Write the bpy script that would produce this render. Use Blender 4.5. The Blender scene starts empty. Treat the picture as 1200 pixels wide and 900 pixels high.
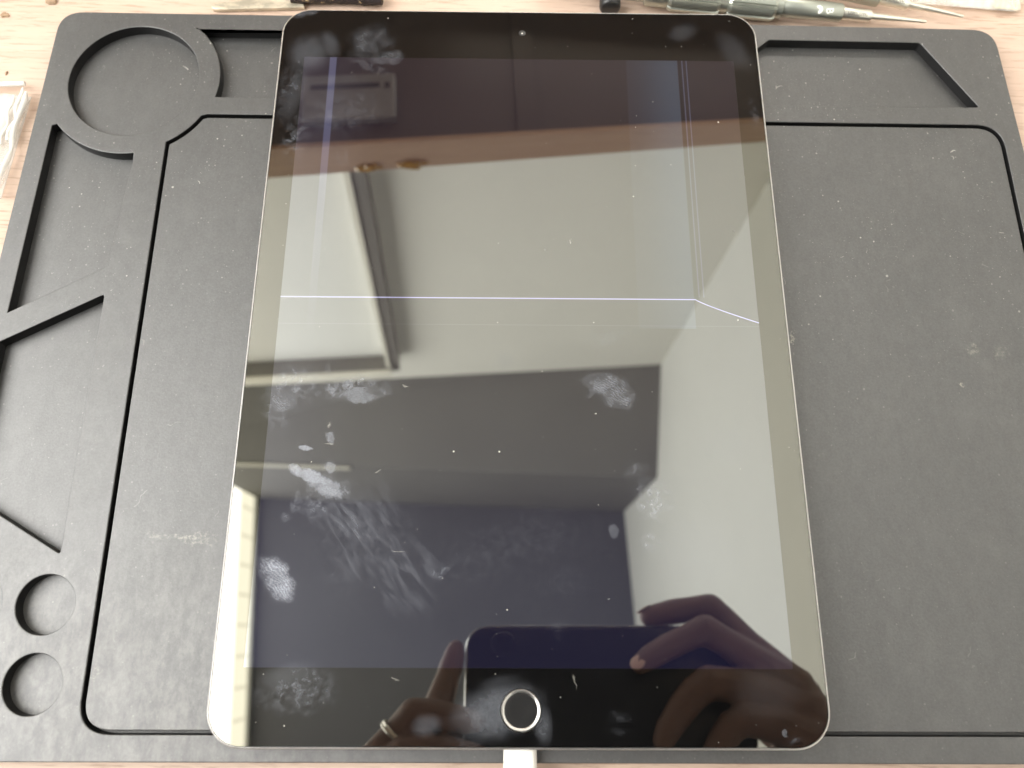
import bpy, bmesh, math, random
from mathutils import Vector, Matrix, Euler, noise
from mathutils.geometry import tessellate_polygon

S = 0.001                      # everything below is written in millimetres
sc = bpy.context.scene
col = sc.collection
random.seed(7)

# ------------------------------------------------------------------ camera
F_PX = 925.0
CAM = Vector((-4.749, 30.355, 237.254))
RX = Vector((0.9999, 0.0035, 0.0109)); RZ = Vector((-0.0093, -0.3022, 0.9532))
RZ.normalize(); RX = (RX - RZ * RX.dot(RZ)).normalized(); RY = RZ.cross(RX)


def P(x, y, z=0.0):
    """millimetre point of the plane at height z seen at photo pixel (x, y)"""
    d = RX * ((x - 600) / F_PX) + RY * (-(y - 450) / F_PX) - RZ
    return CAM + d * ((z - CAM.z) / d.z)


cam_d = bpy.data.cameras.new("camera")
cam = bpy.data.objects.new("camera", cam_d); col.objects.link(cam)
M = Matrix((RX, RY, RZ)).transposed().to_4x4(); M.translation = CAM * S
cam.matrix_world = M
cam_d.sensor_width = 36; cam_d.lens = 36 * F_PX / 1200
cam_d.clip_start = 0.004; cam_d.clip_end = 50
cam_d.dof.use_dof = True; cam_d.dof.focus_distance = 0.257; cam_d.dof.aperture_fstop = 11.5
sc.camera = cam

# ------------------------------------------------------------------ objects
def tag(o, label, cat, group=None, kind=None):
    if label: o["label"] = label
    if cat: o["category"] = cat
    if group: o["group"] = group
    if kind: o["kind"] = kind
    return o


def empty(name, loc=(0, 0, 0), rotz=0):
    o = bpy.data.objects.new(name, None); col.objects.link(o)
    o.empty_display_size = 0.01
    o.location = Vector(loc) * S; o.rotation_euler = (0, 0, rotz)
    return o


def finish(name, me, mat, parent=None, smooth=True, ang=35):
    me.name = name
    o = bpy.data.objects.new(name, me); col.objects.link(o)
    if mat: me.materials.append(mat)
    if parent: o.parent = parent
    if smooth:
        for p in me.polygons: p.use_smooth = True
        me.set_sharp_from_angle(angle=math.radians(ang))
    return o


class MB:
    """collects shapes (mm) for ONE mesh"""
    def __init__(self): self.bm = bmesh.new()

    def loopsurf(self, rings, closed=True, cap0=False, cap1=False):
        vs = [[self.bm.verts.new(Vector(p) * S) for p in r] for r in rings]
        n = len(vs[0])
        for a, b in zip(vs, vs[1:]):
            for i in range(n if closed else n - 1):
                j = (i + 1) % n
                try: self.bm.faces.new((a[i], a[j], b[j], b[i]))
                except ValueError: pass
        if cap0: self.bm.faces.new(list(reversed(vs[0])))
        if cap1: self.bm.faces.new(vs[-1])
        return vs

    def box(self, x0, x1, y0, y1, z0, z1, bev=0):
        if bev:
            o = rrect(x0, x1, y0, y1, bev, 3)
            self.loopsurf([[(*p, z0) for p in inset(o, bev * .9)], [(*p, z0 + bev) for p in o],
                           [(*p, z1 - bev) for p in o], [(*p, z1) for p in inset(o, bev * .9)]], True, True, True)
        else:
            o = [(x0, y0), (x1, y0), (x1, y1), (x0, y1)]
            self.loopsurf([[(*p, z0) for p in o], [(*p, z1) for p in o]], True, True, True)

    def prism(self, pts3, dirv, cap=True):
        self.loopsurf([[Vector(p) for p in pts3], [Vector(p) + Vector(dirv) for p in pts3]], True, cap, cap)

    def lathe(self, prof, A=(0, 0, 0), D=(0, 0, 1), n=40, cap=True):
        """prof: list of (distance along D, radius)"""
        A = Vector(A); D = Vector(D).normalized()
        u = D.orthogonal().normalized(); w = D.cross(u)
        rings = []
        for t, r in prof:
            rings.append([A + D * t + (u * math.cos(2 * math.pi * i / n) + w * math.sin(2 * math.pi * i / n)) * r
                          for i in range(n)])
        self.loopsurf(rings, True, cap, cap)

    def tube(self, pts, r, n=12):
        pts = [Vector(p) for p in pts]; rings = []; u = None
        for i, p in enumerate(pts):
            d = (pts[min(i + 1, len(pts) - 1)] - pts[max(i - 1, 0)]).normalized()
            u = d.orthogonal().normalized() if u is None else (u - d * u.dot(d)).normalized()
            w = d.cross(u); rr = r[i] if isinstance(r, (list, tuple)) else r
            rings.append([p + (u * math.cos(2 * math.pi * k / n) + w * math.sin(2 * math.pi * k / n)) * rr for k in range(n)])
        self.loopsurf(rings, True, True, True)

    def build(self, name, mat, parent=None, smooth=True, ang=35, rec=True):
        if rec: bmesh.ops.recalc_face_normals(self.bm, faces=self.bm.faces)
        me = bpy.data.meshes.new(name); self.bm.to_mesh(me); self.bm.free()
        return finish(name, me, mat, parent, smooth, ang)


def rrect(x0, x1, y0, y1, r, n=10):
    out = []
    for cx, cy, a in ((x1 - r, y0 + r, -90), (x1 - r, y1 - r, 0), (x0 + r, y1 - r, 90), (x0 + r, y0 + r, 180)):
        for i in range(n + 1):
            t = math.radians(a + 90 * i / n)
            out.append((cx + r * math.cos(t), cy + r * math.sin(t)))
    return out


def circle(cx, cy, r, n=72):
    return [(cx + r * math.cos(2 * math.pi * i / n), cy + r * math.sin(2 * math.pi * i / n)) for i in range(n)]


def arc(cx, cy, r, a0, a1, n=20):
    return [(cx + r * math.cos(math.radians(a0 + (a1 - a0) * i / n)), cy + r * math.sin(math.radians(a0 + (a1 - a0) * i / n)))
            for i in range(n + 1)]


def inset(poly, d):
    """polygon (CCW) moved inwards by d"""
    out = []; n = len(poly)
    for i in range(n):
        p0, p1, p2 = Vector(poly[i - 1]), Vector(poly[i]), Vector(poly[(i + 1) % n])
        a = (p1 - p0); b = (p2 - p1)
        if a.length < 1e-9: a = b
        if b.length < 1e-9: b = a
        a.normalize(); b.normalize()
        na = Vector((-a.y, a.x)); nb = Vector((-b.y, b.x))
        m = (na + nb)
        if m.length < 1e-6: m = na
        m.normalize()
        out.append(tuple(p1 + m * (d / max(0.45, m.dot(na)))))
    return out


def ccw(poly):
    s = sum(poly[i - 1][0] * poly[i][1] - poly[i][0] * poly[i - 1][1] for i in range(len(poly)))
    return poly if s > 0 else list(reversed(poly))


def round_poly(poly, rs, n=6):
    """fillet the corners of a polygon; rs = radius or list"""
    out = []; k = len(poly)
    for i in range(k):
        r = rs[i] if isinstance(rs, (list, tuple)) else rs
        p = Vector(poly[i]); a = Vector(poly[i - 1]) - p; b = Vector(poly[(i + 1) % k]) - p
        if r <= 0: out.append(tuple(p)); continue
        la, lb = a.length, b.length; a.normalize(); b.normalize()
        th = a.angle(b); t = min(r / math.tan(th / 2), la * .49, lb * .49)
        A, B = p + a * t, p + b * t
        for j in range(n + 1):
            s = j / n
            out.append(tuple(A * (1 - s) ** 2 + p * 2 * s * (1 - s) + B * s * s))
    return out


def plate(name, outer, holes, z0, z1, bev, mat, parent=None, ang=30):
    """flat plate with holes and small rounded edges"""
    mb = MB(); bm = mb.bm
    outer = ccw(outer); holes = [ccw(h) for h in holes]
    tops = []
    def wall(loop, sgn):
        seq = [(0, z0)] + [(bev * (1 - math.cos(t)), z1 - bev + bev * math.sin(t)) for t in ((0, .52, 1.05, math.pi / 2) if bev > .05 else (0, math.pi / 2))]
        rings = [[(*p, z) for p in (inset(loop, sgn * d) if d else loop)] for d, z in seq]
        return mb.loopsurf(rings)[-1]
    tops.append(wall(outer, 1))
    for h in holes: tops.append(wall(h, -1))
    bm.verts.ensure_lookup_table()
    flat = [v for t in tops for v in t]
    for tri in tessellate_polygon([[v.co for v in t] for t in tops]):
        try: bm.faces.new([flat[i] for i in tri])
        except ValueError: pass
    o = mb.build(name, mat, parent, True, ang)
    for p in o.data.polygons:
        if abs(p.normal.z) > .9999: p.use_smooth = False
    return o


# ------------------------------------------------------------------ materials
class NT:
    def __init__(self, name):
        self.m = bpy.data.materials.new(name); self.m.use_nodes = True
        self.t = self.m.node_tree; self.t.nodes.clear()
        self.out = self.n("ShaderNodeOutputMaterial")
        self._mm = None

    def n(self, typ, **kw):
        nd = self.t.nodes.new(typ)
        for k, v in kw.items(): setattr(nd, k, v)
        return nd

    def link(self, a, b): self.t.links.new(a, b)

    def put(self, sock, v):
        if hasattr(v, "is_linked") or isinstance(v, bpy.types.NodeSocket): self.link(v, sock)
        else: sock.default_value = v

    def math(self, op, a, b=None, c=None, clamp=False):
        nd = self.n("ShaderNodeMath", operation=op, use_clamp=clamp)
        self.put(nd.inputs[0], a)
        if b is not None: self.put(nd.inputs[1], b)
        if c is not None: self.put(nd.inputs[2], c)
        return nd.outputs[0]

    def vmath(self, op, a, b=None, scale=None):
        nd = self.n("ShaderNodeVectorMath", operation=op)
        self.put(nd.inputs[0], a)
        if b is not None: self.put(nd.inputs[1], b)
        if scale is not None: self.put(nd.inputs["Scale"], scale)
        return nd.outputs[0]

    def mm(self):
        if self._mm is None:
            tc = self.n("ShaderNodeTexCoord")
            self._mm = self.vmath("SCALE", tc.outputs["Object"], scale=1000.0)
        return self._mm

    def xyz(self, v):
        nd = self.n("ShaderNodeSeparateXYZ"); self.link(v, nd.inputs[0]); return nd.outputs

    def noise(self, v, scale, detail=3, rough=.55, dist=0, color=False):
        nd = self.n("ShaderNodeTexNoise"); self.link(v, nd.inputs["Vector"])
        nd.inputs["Scale"].default_value = scale; nd.inputs["Detail"].default_value = detail
        nd.inputs["Roughness"].default_value = rough; nd.inputs["Distortion"].default_value = dist
        return nd.outputs["Color" if color else "Fac"]

    def mapv(self, v, loc=(0, 0, 0), rot=0, scale=(1, 1, 1), typ="TEXTURE"):
        nd = self.n("ShaderNodeMapping", vector_type=typ); self.link(v, nd.inputs[0])
        nd.inputs["Location"].default_value = loc; nd.inputs["Rotation"].default_value = (0, 0, rot)
        nd.inputs["Scale"].default_value = scale
        return nd.outputs[0]

    def ss(self, v, a, b, lo=0.0, hi=1.0):
        nd = self.n("ShaderNodeMapRange", interpolation_type="SMOOTHSTEP")
        self.put(nd.inputs[0], v)
        for i, x in enumerate((a, b, lo, hi)): nd.inputs[1 + i].default_value = x
        return nd.outputs[0]

    def mix(self, f, a, b, typ="RGBA", blend="MIX"):
        nd = self.n("ShaderNodeMix", data_type=typ, blend_type=blend) if typ == "RGBA" else self.n("ShaderNodeMix", data_type=typ)
        i = {"RGBA": (0, 6, 7, 2), "FLOAT": (0, 2, 3, 0)}[typ]
        self.put(nd.inputs[i[0]], f); self.put(nd.inputs[i[1]], a); self.put(nd.inputs[i[2]], b)
        return nd.outputs[i[3]]

    def bsdf(self, **kw):
        b = self.n("ShaderNodeBsdfPrincipled")
        for k, v in kw.items(): self.put(b.inputs[k.replace("_", " ")], v)
        self.link(b.outputs[0], self.out.inputs[0]); self.b = b
        return b

    def bump(self, h, strength=.3, dist=.0002):
        nd = self.n("ShaderNodeBump"); nd.inputs["Strength"].default_value = strength
        nd.inputs["Distance"].default_value = dist; self.link(h, nd.inputs["Height"])
        self.link(nd.outputs[0], self.b.inputs["Normal"])


def simple(name, colr, rough=.5, metal=0.0, spec=.5, var=0.0, vs=.05, bump=0.0, bs=.8):
    t = NT(name)
    c = (*colr, 1)
    if var:
        f = t.noise(t.mm(), vs, 4)
        c = t.mix(f, tuple(x * (1 - var) for x in colr) + (1,), tuple(min(1, x * (1 + var)) for x in colr) + (1,))
    b = t.bsdf(Base_Color=c, Roughness=rough, Metallic=metal, Specular_IOR_Level=spec)
    if bump: t.bump(t.noise(t.mm(), bs, 3), bump, .0003)
    return t.m


def W4(r, g, b): return (r, g, b, 1.0)


# --- silicone mat: black rubber with lint, scuffs and pale wear
def mat_rubber():
    t = NT("black_silicone")
    v = t.mm(); x, y, z = t.xyz(v)
    worn = t.noise(v, .03, 5, .6)
    fine = t.noise(v, 1.4, 3)
    wv = t.mapv(v, scale=(1.0, 1.9, 1))
    mott = t.noise(wv, .30, 7, .72, .15)
    base = t.mix(t.ss(worn, .35, .7), W4(.012, .012, .0118), W4(.019, .0188, .018))
    # pale rubbed wear over the near left end of the mat
    zone = t.math("MULTIPLY", t.ss(y, 75, 8), t.ss(x, -20, -80))
    wear = t.math("MULTIPLY", t.math("MULTIPLY", zone, t.ss(mott, .32, .72)), .12)
    base = t.mix(wear, base, W4(.55, .53, .47))
    haze = t.math("MULTIPLY", t.ss(t.noise(v, .05, 6, .65, .5), .52, .8), .035)
    base = t.mix(haze, base, W4(.45, .44, .4))
    # lint and dust specks
    def specks(cell, rmax, dens, seed, stretch=None):
        q = v
        if stretch:
            q = t.vmath("ADD", v, t.vmath("SCALE", t.noise(v, .09, 2, color=True), scale=26))
            q = t.mapv(q, rot=stretch, scale=(3.2, 1, 1))
        vo = t.n("ShaderNodeTexVoronoi", voronoi_dimensions="2D"); t.link(t.mapv(q, loc=(seed, seed * 1.7, 0)), vo.inputs["Vector"])
        vo.inputs["Scale"].default_value = 1 / cell
        d = t.math("MULTIPLY", vo.outputs["Distance"], cell)
        cr = t.n("ShaderNodeSeparateColor"); t.link(vo.outputs["Color"], cr.inputs[0])
        on = t.math("LESS_THAN", cr.outputs[0], dens)
        rr = t.math("MULTIPLY_ADD", t.math("POWER", cr.outputs[1], 3), rmax, rmax * .28)
        m = t.math("MULTIPLY", on, t.math("LESS_THAN", d, rr))
        return t.math("MULTIPLY", m, t.math("MULTIPLY_ADD", cr.outputs[2], .75, .2))
    patch = t.ss(t.noise(v, .035, 4, .6), .40, .66)
    upper = t.math("MULTIPLY_ADD", t.math("MULTIPLY", t.ss(y, 90, 190), patch), .8, .16)
    a = specks(2.6, .24, .40, 3)
    b = specks(5.6, .32, .30, 17)
    c = specks(3.6, .19, .26, 41, .6)
    e = specks(4.0, .19, .24, 71, -1.1)
    f = specks(30, .8, .16, 5)
    g = specks(1.1, .14, .42, 9)
    d = t.math("MAXIMUM", t.math("MAXIMUM", a, b), t.math("MAXIMUM", c, e))
    d = t.math("MULTIPLY", d, t.math("MULTIPLY_ADD", upper, 1.0, 0.0))
    d = t.math("MAXIMUM", d, t.math("MULTIPLY", t.math("MULTIPLY", g, upper), .45))
    d = t.math("MAXIMUM", d, t.math("MULTIPLY", f, .65), clamp=True)
    base = t.mix(t.math("MULTIPLY", d, .58), base, W4(.72, .7, .62))
    # scuffs of grease
    for px, py, rx, ry, an, st in ((745 / 3, 0, 0, 0, 0, 0), (210, 630, 55, 6, -.12, .20), (110, 790, 5, 18, -.35, .2), (232, 628, 26, 4, .2, .22),
                                   (1140, 408, 10, 8, 0, .22), (1175, 412, 12, 9, 0, .18), (928, 395, 4, 9, 0, .6), (1127, 449, 3.2, 3.2, 0, .5)):
        if not rx: continue
        c0 = P(px, py, -7.5); sx = (P(px + rx, py, -7.5) - c0).length; sy = (P(px, py + ry, -7.5) - c0).length
        w = t.vmath("ADD", v, t.vmath("SCALE", t.vmath("SUBTRACT", t.noise(v, .35, 4, color=True), (.5, .5, .5)), scale=7))
        w = t.vmath("MULTIPLY", w, (1, 1, 0))
        q = t.mapv(w, loc=(c0.x, c0.y, 0), rot=an, scale=(sx, sy, 1))
        gr = t.math("SUBTRACT", 1.0, t.n_len(q))
        mk = t.math("MULTIPLY", t.math("MULTIPLY", t.ss(gr, 0, .5), t.ss(t.noise(v, .9, 5, .7), .4, .75)), st)
        base = t.mix(mk, base, W4(.6, .57, .45))
    rough = t.mix(worn, .46, .56, "FLOAT")
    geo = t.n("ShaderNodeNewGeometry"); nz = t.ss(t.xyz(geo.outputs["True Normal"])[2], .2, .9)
    base = t.mix(nz, W4(.007, .007, .0072), base)  # steep pocket walls get a darker base: their shade put into the colour
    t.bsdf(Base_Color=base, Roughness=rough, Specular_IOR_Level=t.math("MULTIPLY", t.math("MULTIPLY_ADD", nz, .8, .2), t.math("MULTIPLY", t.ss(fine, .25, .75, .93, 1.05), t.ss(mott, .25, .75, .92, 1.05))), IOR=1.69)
    t.bump(t.math("MULTIPLY_ADD", fine, .5, t.math("MULTIPLY", d, 1.0)), .22, .0003)
    return t.m


def _nlen(self, v):
    nd = self.n("ShaderNodeVectorMath", operation="LENGTH"); self.link(v, nd.inputs[0]); return nd.outputs["Value"]
NT.n_len = _nlen


def mat_desk():
    t = NT("pale_pink_wood")
    v = t.mm()
    w = t.mapv(v, rot=-.035, scale=(14, 1, 1))
    n1 = t.noise(w, .16, 6, .62, .6)
    n2 = t.noise(t.mapv(v, rot=-.035, scale=(11, 1, 1)), .75, 5, .65, .3)
    n3 = t.noise(t.mapv(v, rot=-.035, scale=(5, 1, 1)), .035, 3, .5)
    c = t.mix(t.ss(n1, .3, .72), W4(.53, .385, .295), W4(.63, .475, .37))
    c = t.mix(t.math("MULTIPLY", t.ss(n2, .50, .66), .75), c, W4(.36, .235, .17))
    c = t.mix(t.math("MULTIPLY", t.ss(n3, .4, .7), .4), c, W4(.60, .47, .39))
    t.bsdf(Base_Color=c, Roughness=t.mix(n2, .42, .6, "FLOAT"), Specular_IOR_Level=.4)
    t.bump(n2, .15, .0002)
    return t.m


# --- tablet glass: mirror-like, with finger grease; the display also glows faintly
SMUDGES = [  # photo px centre, radii px, angle, strength, kind
    (434, 50, 31, 24, -.5, .17, "f"), (452, 66, 22, 11, -.05, .20, "f"), (362, 62, 30, 26, -.2, .12, "s"), (386, 52, 14, 20, .4, .10, "s"),
    (343, 100, 22, 50, -.25, .17, "n"), (347, 160, 20, 36, -.1, .20, "n"), (345, 110, 16, 40, -.25, .07, "s"), (400, 185, 12, 14, 0, .10, "n"), (435, 78, 30, 6, -.4, .22, "n"), (400, 130, 70, 34, .1, .10, "n"), (356, 14, 16, 7, .15, .34, "f"),
    (800, 38, 22, 12, .5, .06, "s"), (860, 60, 20, 30, .5, .05, "s"), (884, 135, 8, 24, .1, .10, "n"),
    (716, 458, 38, 20, -.55, .46, "f"), (705, 448, 16, 14, 0, .28, "f"),
    (362, 557, 32, 9, -.42, .62, "d"), (383, 570, 30, 17, -.25, .72, "f"), (383, 570, 26, 14, -.25, .5, "d"), (402, 574, 22, 16, 0, .36, "n"), (386, 547, 11, 11, 0, .5, "n"), (386, 547, 8, 8, 0, .28, "d"),
    (348, 590, 9, 16, 0, .38, "n"), (372, 597, 18, 20, .3, .38, "n"), (335, 606, 8, 8, 0, .3, "n"),
    (324, 680, 20, 34, .62, .95, "f"), (316, 664, 12, 12, .2, .5, "f"),
    (329, 466, 20, 19, .5, .36, "f"), (345, 452, 34, 32, .3, .34, "n"), (322, 478, 20, 40, .35, .30, "n"), (408, 455, 58, 16, .12, .50, "n"), (425, 462, 30, 11, .1, .3, "d"), (385, 430, 5, 14, -.3, .22, "n"),
    (389, 512, 7, 9, 0, .45, "d"), (357, 526, 11, 3.5, -.3, .55, "d"),
    (425, 625, 70, 85, .75, .17, "k"), (470, 670, 55, 70, .8, .14, "k"), (400, 600, 50, 55, .7, .15, "k"), (420, 620, 60, 70, .75, .16, "n"), (515, 670, 18, 12, -.4, .28, "n"), (430, 640, 90, 60, .75, .10, "n"), (375, 585, 34, 20, .4, .3, "n"),
    (350, 808, 58, 36, .1, .30, "n"), (350, 812, 26, 18, .2, .12, "f"), (335, 792, 40, 18, .2, .10, "s"),
    (583, 833, 62, 38, .25, .23, "s"), (565, 845, 30, 30, 0, .14, "n"), (585, 801, 30, 12, .2, .06, "s"), (636, 848, 14, 30, .1, .14, "s"),
    (500, 850, 22, 16, .2, .12, "s"), (725, 845, 16, 18, .2, .10, "n"), (545, 868, 30, 12, 0, .10, "n"),
    (766, 588, 28, 32, .6, .42, "n"), (763, 636, 14, 14, -.6, .28, "n"), (745, 552, 20, 12, .4, .2, "n"), (720, 624, 7, 10, 0, .16, "d"), (592, 422, 15, 14, 0, .05, "s"), (660, 680, 40, 24, .2, .06, "n"),
    (715, 395, 40, 12, .2, .14, "n"), (600, 640, 160, 50, .3, .05, "n"), (820, 650, 60, 60, .2, .04, "s"), (654, 735, 12, 16, 0, .10, "n"), (850, 520, 40, 30, 0, .03, "s"), (900, 810, 50, 40, .2, .03, "s"),
    (930, 868, 14, 5, .3, .18, "n"), (920, 860, 4, 5, 0, .2, "d"), (390, 95, 60, 9, .05, .05, "n"), (415, 125, 20, 6, -.1, .10, "n"),
]


def glass_mat(name, tint, ior, display):
    t = NT(name)
    v = t.vmath("MULTIPLY", t.mm(), (1, 1, 0)); x, y, z = t.xyz(v)
    warp = t.vmath("SCALE", t.vmath("SUBTRACT", t.noise(v, .22, 4, .6, color=True), (.5, .5, .5)), scale=4.0)
    warp = t.vmath("MULTIPLY", warp, (1, 1, 0))
    vw = t.vmath("ADD", v, warp)
    fine = t.noise(v, 1.3, 4, .7)
    mid = t.noise(v, .38, 5, .65, .6)
    streak = t.noise(t.mapv(v, rot=math.radians(128), scale=(5, 1, 1)), .34, 6, .68, .5)
    wv = t.n("ShaderNodeTexWave", wave_type="BANDS", bands_direction="DIAGONAL"); t.link(t.vmath("MULTIPLY", vw, (1, 1.15, 0)), wv.inputs["Vector"])
    wv.inputs["Scale"].default_value = .55; wv.inputs["Distortion"].default_value = 5; wv.inputs["Detail"].default_value = 1.5; wv.inputs["Detail Scale"].default_value = .25
    ridge = t.ss(wv.outputs["Fac"], .3, .8, .62, 1)
    big = t.noise(v, .11, 4, .6, .5)
    grit = t.noise(v, 2.1, 4, .8)
    soft = t.noise(v, .17, 3, .6, .3)
    pat = {"f": t.math("MULTIPLY", t.math("MULTIPLY", ridge, t.ss(grit, .25, .75, .3, 1)), t.ss(soft, .28, .66, .3, 1)),
           "s": t.math("MULTIPLY", t.ss(mid, .2, .75, .6, 1), t.ss(fine, .25, .75, .75, 1)),
           "n": t.math("MULTIPLY", t.ss(mid, .36, .74), t.ss(fine, .25, .75, .5, 1)),
           "d": t.math("MULTIPLY", t.ss(soft, .25, .6, .45, 1), t.ss(grit, .25, .75, .55, 1)),
           "k": t.ss(streak, .42, .68)}
    tot = None
    for px, py, rx, ry, an, st, kind in SMUDGES:
        c0 = P(px, py); sx = (P(px + rx, py) - c0).length; sy = (P(px, py + ry) - c0).length
        on_disp = 72 - 40 < py < 783 + 40
        if display and (py + ry < 66 or py - ry > 790): continue
        q = t.mapv(v if kind in "s" else vw, loc=(c0.x, c0.y, 0), rot=an, scale=(sx, sy, 1))
        gr = t.math("SUBTRACT", 1.0, t.n_len(q))
        gr = t.math("ADD", gr, t.math("MULTIPLY", t.math("SUBTRACT", soft, .5), {"f": 1.0, "d": 1.3, "s": .3, "n": .9, "k": .6}[kind]))
        edge = {"f": .62, "d": .45, "s": .75, "n": .9, "k": .9}[kind]
        k = t.math("MULTIPLY", t.math("MULTIPLY", t.ss(gr, -.05, edge), pat[kind]), st)
        tot = k if tot is None else t.math("MAXIMUM", tot, k)
    # dust specks and a few fibres
    def specks(cell, rmax, dens, seed):
        vo = t.n("ShaderNodeTexVoronoi", voronoi_dimensions="2D"); t.link(t.mapv(vw if seed > 50 else v, loc=(seed, seed * 1.3, 0)), vo.inputs["Vector"])
        vo.inputs["Scale"].default_value = 1 / cell
        d = t.math("MULTIPLY", vo.outputs["Distance"], cell)
        cr = t.n("ShaderNodeSeparateColor"); t.link(vo.outputs["Color"], cr.inputs[0])
        rr = t.math("MULTIPLY_ADD", t.math("POWER", cr.outputs[1], 3), rmax, rmax * .3)
        return t.math("MULTIPLY", t.math("LESS_THAN", cr.outputs[0], dens), t.math("LESS_THAN", d, rr))
    sp = t.math("MAXIMUM", specks(15, .22, .30, 7), t.math("MULTIPLY", specks(6, .13, .16, 29), .55))
    for px, py, rx, ry, an in ((668, 283, 2.2, 3, .3), (640, 291, 1.2, 2, 0), (713, 703, 2.5, 1.6, .6), (443, 553, 6, 1.1, .8), (466, 646, 10, 1.1, -.05), (462, 795, 7, 1.2, -.4),
                               (475, 452, 6, 1.3, -.3), (859, 269, 1.5, 2, 0), (612, 39, 1, 1, 0), (385, 497, 2, 5, 0), (385, 520, 10, 1, .2), (675, 800, 1.1, 14, .15)):
        c0 = P(px, py); sx = (P(px + rx, py) - c0).length; sy = (P(px, py + ry) - c0).length
        wob = t.vmath("ADD", v, t.vmath("SCALE", warp, scale=.9))
        q = t.mapv(wob, loc=(c0.x, c0.y, 0), rot=an, scale=(sx, sy, 1))
        sp = t.math("MAXIMUM", sp, t.math("MULTIPLY", t.ss(t.math("SUBTRACT", 1.0, t.n_len(q)), 0, .8), .28))
    film = t.math("MULTIPLY", t.ss(t.noise(v, .02, 4, .6), .3, .8), .004)
    tot = t.math("ADD", tot, film)
    fr = t.n("ShaderNodeFresnel"); fr.inputs["IOR"].default_value = ior
    gl = t.n("ShaderNodeBsdfAnisotropic") if hasattr(bpy.types, "ShaderNodeBsdfAnisotropic") else t.n("ShaderNodeBsdfGlossy")
    gl.inputs["Color"].default_value = (*tint, 1); gl.inputs["Roughness"].default_value = 0.0
    df = t.n("ShaderNodeBsdfDiffuse"); df.inputs["Color"].default_value = (.003, .003, .003, 1)
    m1 = t.n("ShaderNodeMixShader"); t.link(fr.outputs[0], m1.inputs[0]); t.link(df.outputs[0], m1.inputs[1]); t.link(gl.outputs[0], m1.inputs[2])
    cur = m1.outputs[0]
    if display:
        em = t.n("ShaderNodeEmission")
        e = W4(.0165, .0105, .030)
        def band(x0, x1, soft=.3):
            return t.math("MULTIPLY", t.ss(x, x0 - soft, x0 + soft), t.ss(x, x1 + soft, x1 - soft))
        def xat(px, py): return P(px, py).x
        def yat(px, py): return P(px, py).y
        glow = t.mix(t.ss(y, 20, 130), W4(.007, .006, .022), W4(.014, .008, .013))
        e = glow
        ytop = yat(600, 70); yl = yat(600, 349.5); yb = yat(770, 385)
        s1 = t.math("MULTIPLY", band(xat(384, 100), xat(392, 100), .25), t.ss(y, yat(370, 420), yat(385, 120), 0, .62))
        e = t.mix(s1, e, W4(.125, .125, .215))
        # columns that fade upwards / downwards
        lw = t.math("MULTIPLY", t.ss(x, xat(440, 380), xat(330, 380)), .03)
        e = t.mix(lw, e, W4(.5, .5, .75))
        b1 = t.math("MULTIPLY", t.math("MULTIPLY", t.ss(x, xat(734, 80) - .4, xat(734, 80) + .4), t.ss(x, xat(794, 80) + .2, xat(794, 80) - .2)), t.math("GREATER_THAN", y, yb))
        grad = t.ss(x, xat(734, 80), xat(794, 80), .25, 1)
        e = t.mix(t.math("MULTIPLY", b1, grad), e, W4(.036, .046, .070))
        gap = t.math("MULTIPLY", band(xat(794.5, 80), xat(798, 80), .15), t.math("GREATER_THAN", y, yl))
        e = t.mix(t.math("MULTIPLY", gap, .7), e, W4(.004, .002, .006))
        for pxx in (799.5, 804.5):
            b2 = t.math("MULTIPLY", band(xat(pxx - .6, 80), xat(pxx + .6, 80), .12), t.math("GREATER_THAN", y, yl + .8))
            e = t.mix(t.math("MULTIPLY", b2, .5), e, W4(.10, .11, .19))
        # the bright dead row, bending down at its right end
        x1 = xat(815, 350)
        dx = t.math("MAXIMUM", t.math("SUBTRACT", x, x1), 0.0)
        tx = xat(888, 378) - x1; ty = yl - yat(888, 378)
        drop = t.math("MULTIPLY", t.math("POWER", t.math("DIVIDE", dx, tx), .85), ty)
        dev = t.math("ABSOLUTE", t.math("SUBTRACT", t.math("ADD", y, drop), yl))
        wline = t.math("MULTIPLY", t.ss(dev, .28, .08), .85)
        e = t.mix(wline, e, W4(.62, .60, .95))
        thin = t.ss(t.math("ABSOLUTE", t.math("SUBTRACT", y, yat(640, 381))), .18, .06, 0, .05)
        e = t.mix(thin, e, W4(.5, .5, .6))
        t.link(e, em.inputs[0]); em.inputs[1].default_value = 1.0
        ad = t.n("ShaderNodeAddShader"); t.link(cur, ad.inputs[0]); t.link(em.outputs[0], ad.inputs[1]); cur = ad.outputs[0]
    dw = t.n("ShaderNodeBsdfDiffuse"); dw.inputs["Color"].default_value = (.50, .53, .60, 1)
    m2 = t.n("ShaderNodeMixShader"); t.link(t.math("MULTIPLY", tot, SMK, clamp=True), m2.inputs[0]); t.link(cur, m2.inputs[1]); t.link(dw.outputs[0], m2.inputs[2])
    ds = t.n("ShaderNodeBsdfDiffuse"); ds.inputs["Color"].default_value = (.8, .78, .7, 1)
    m3 = t.n("ShaderNodeMixShader"); t.link(t.math("MULTIPLY", sp, .55), m3.inputs[0]); t.link(m2.outputs[0], m3.inputs[1]); t.link(ds.outputs[0], m3.inputs[2])
    t.link(m3.outputs[0], t.out.inputs[0])
    return t.m


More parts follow.
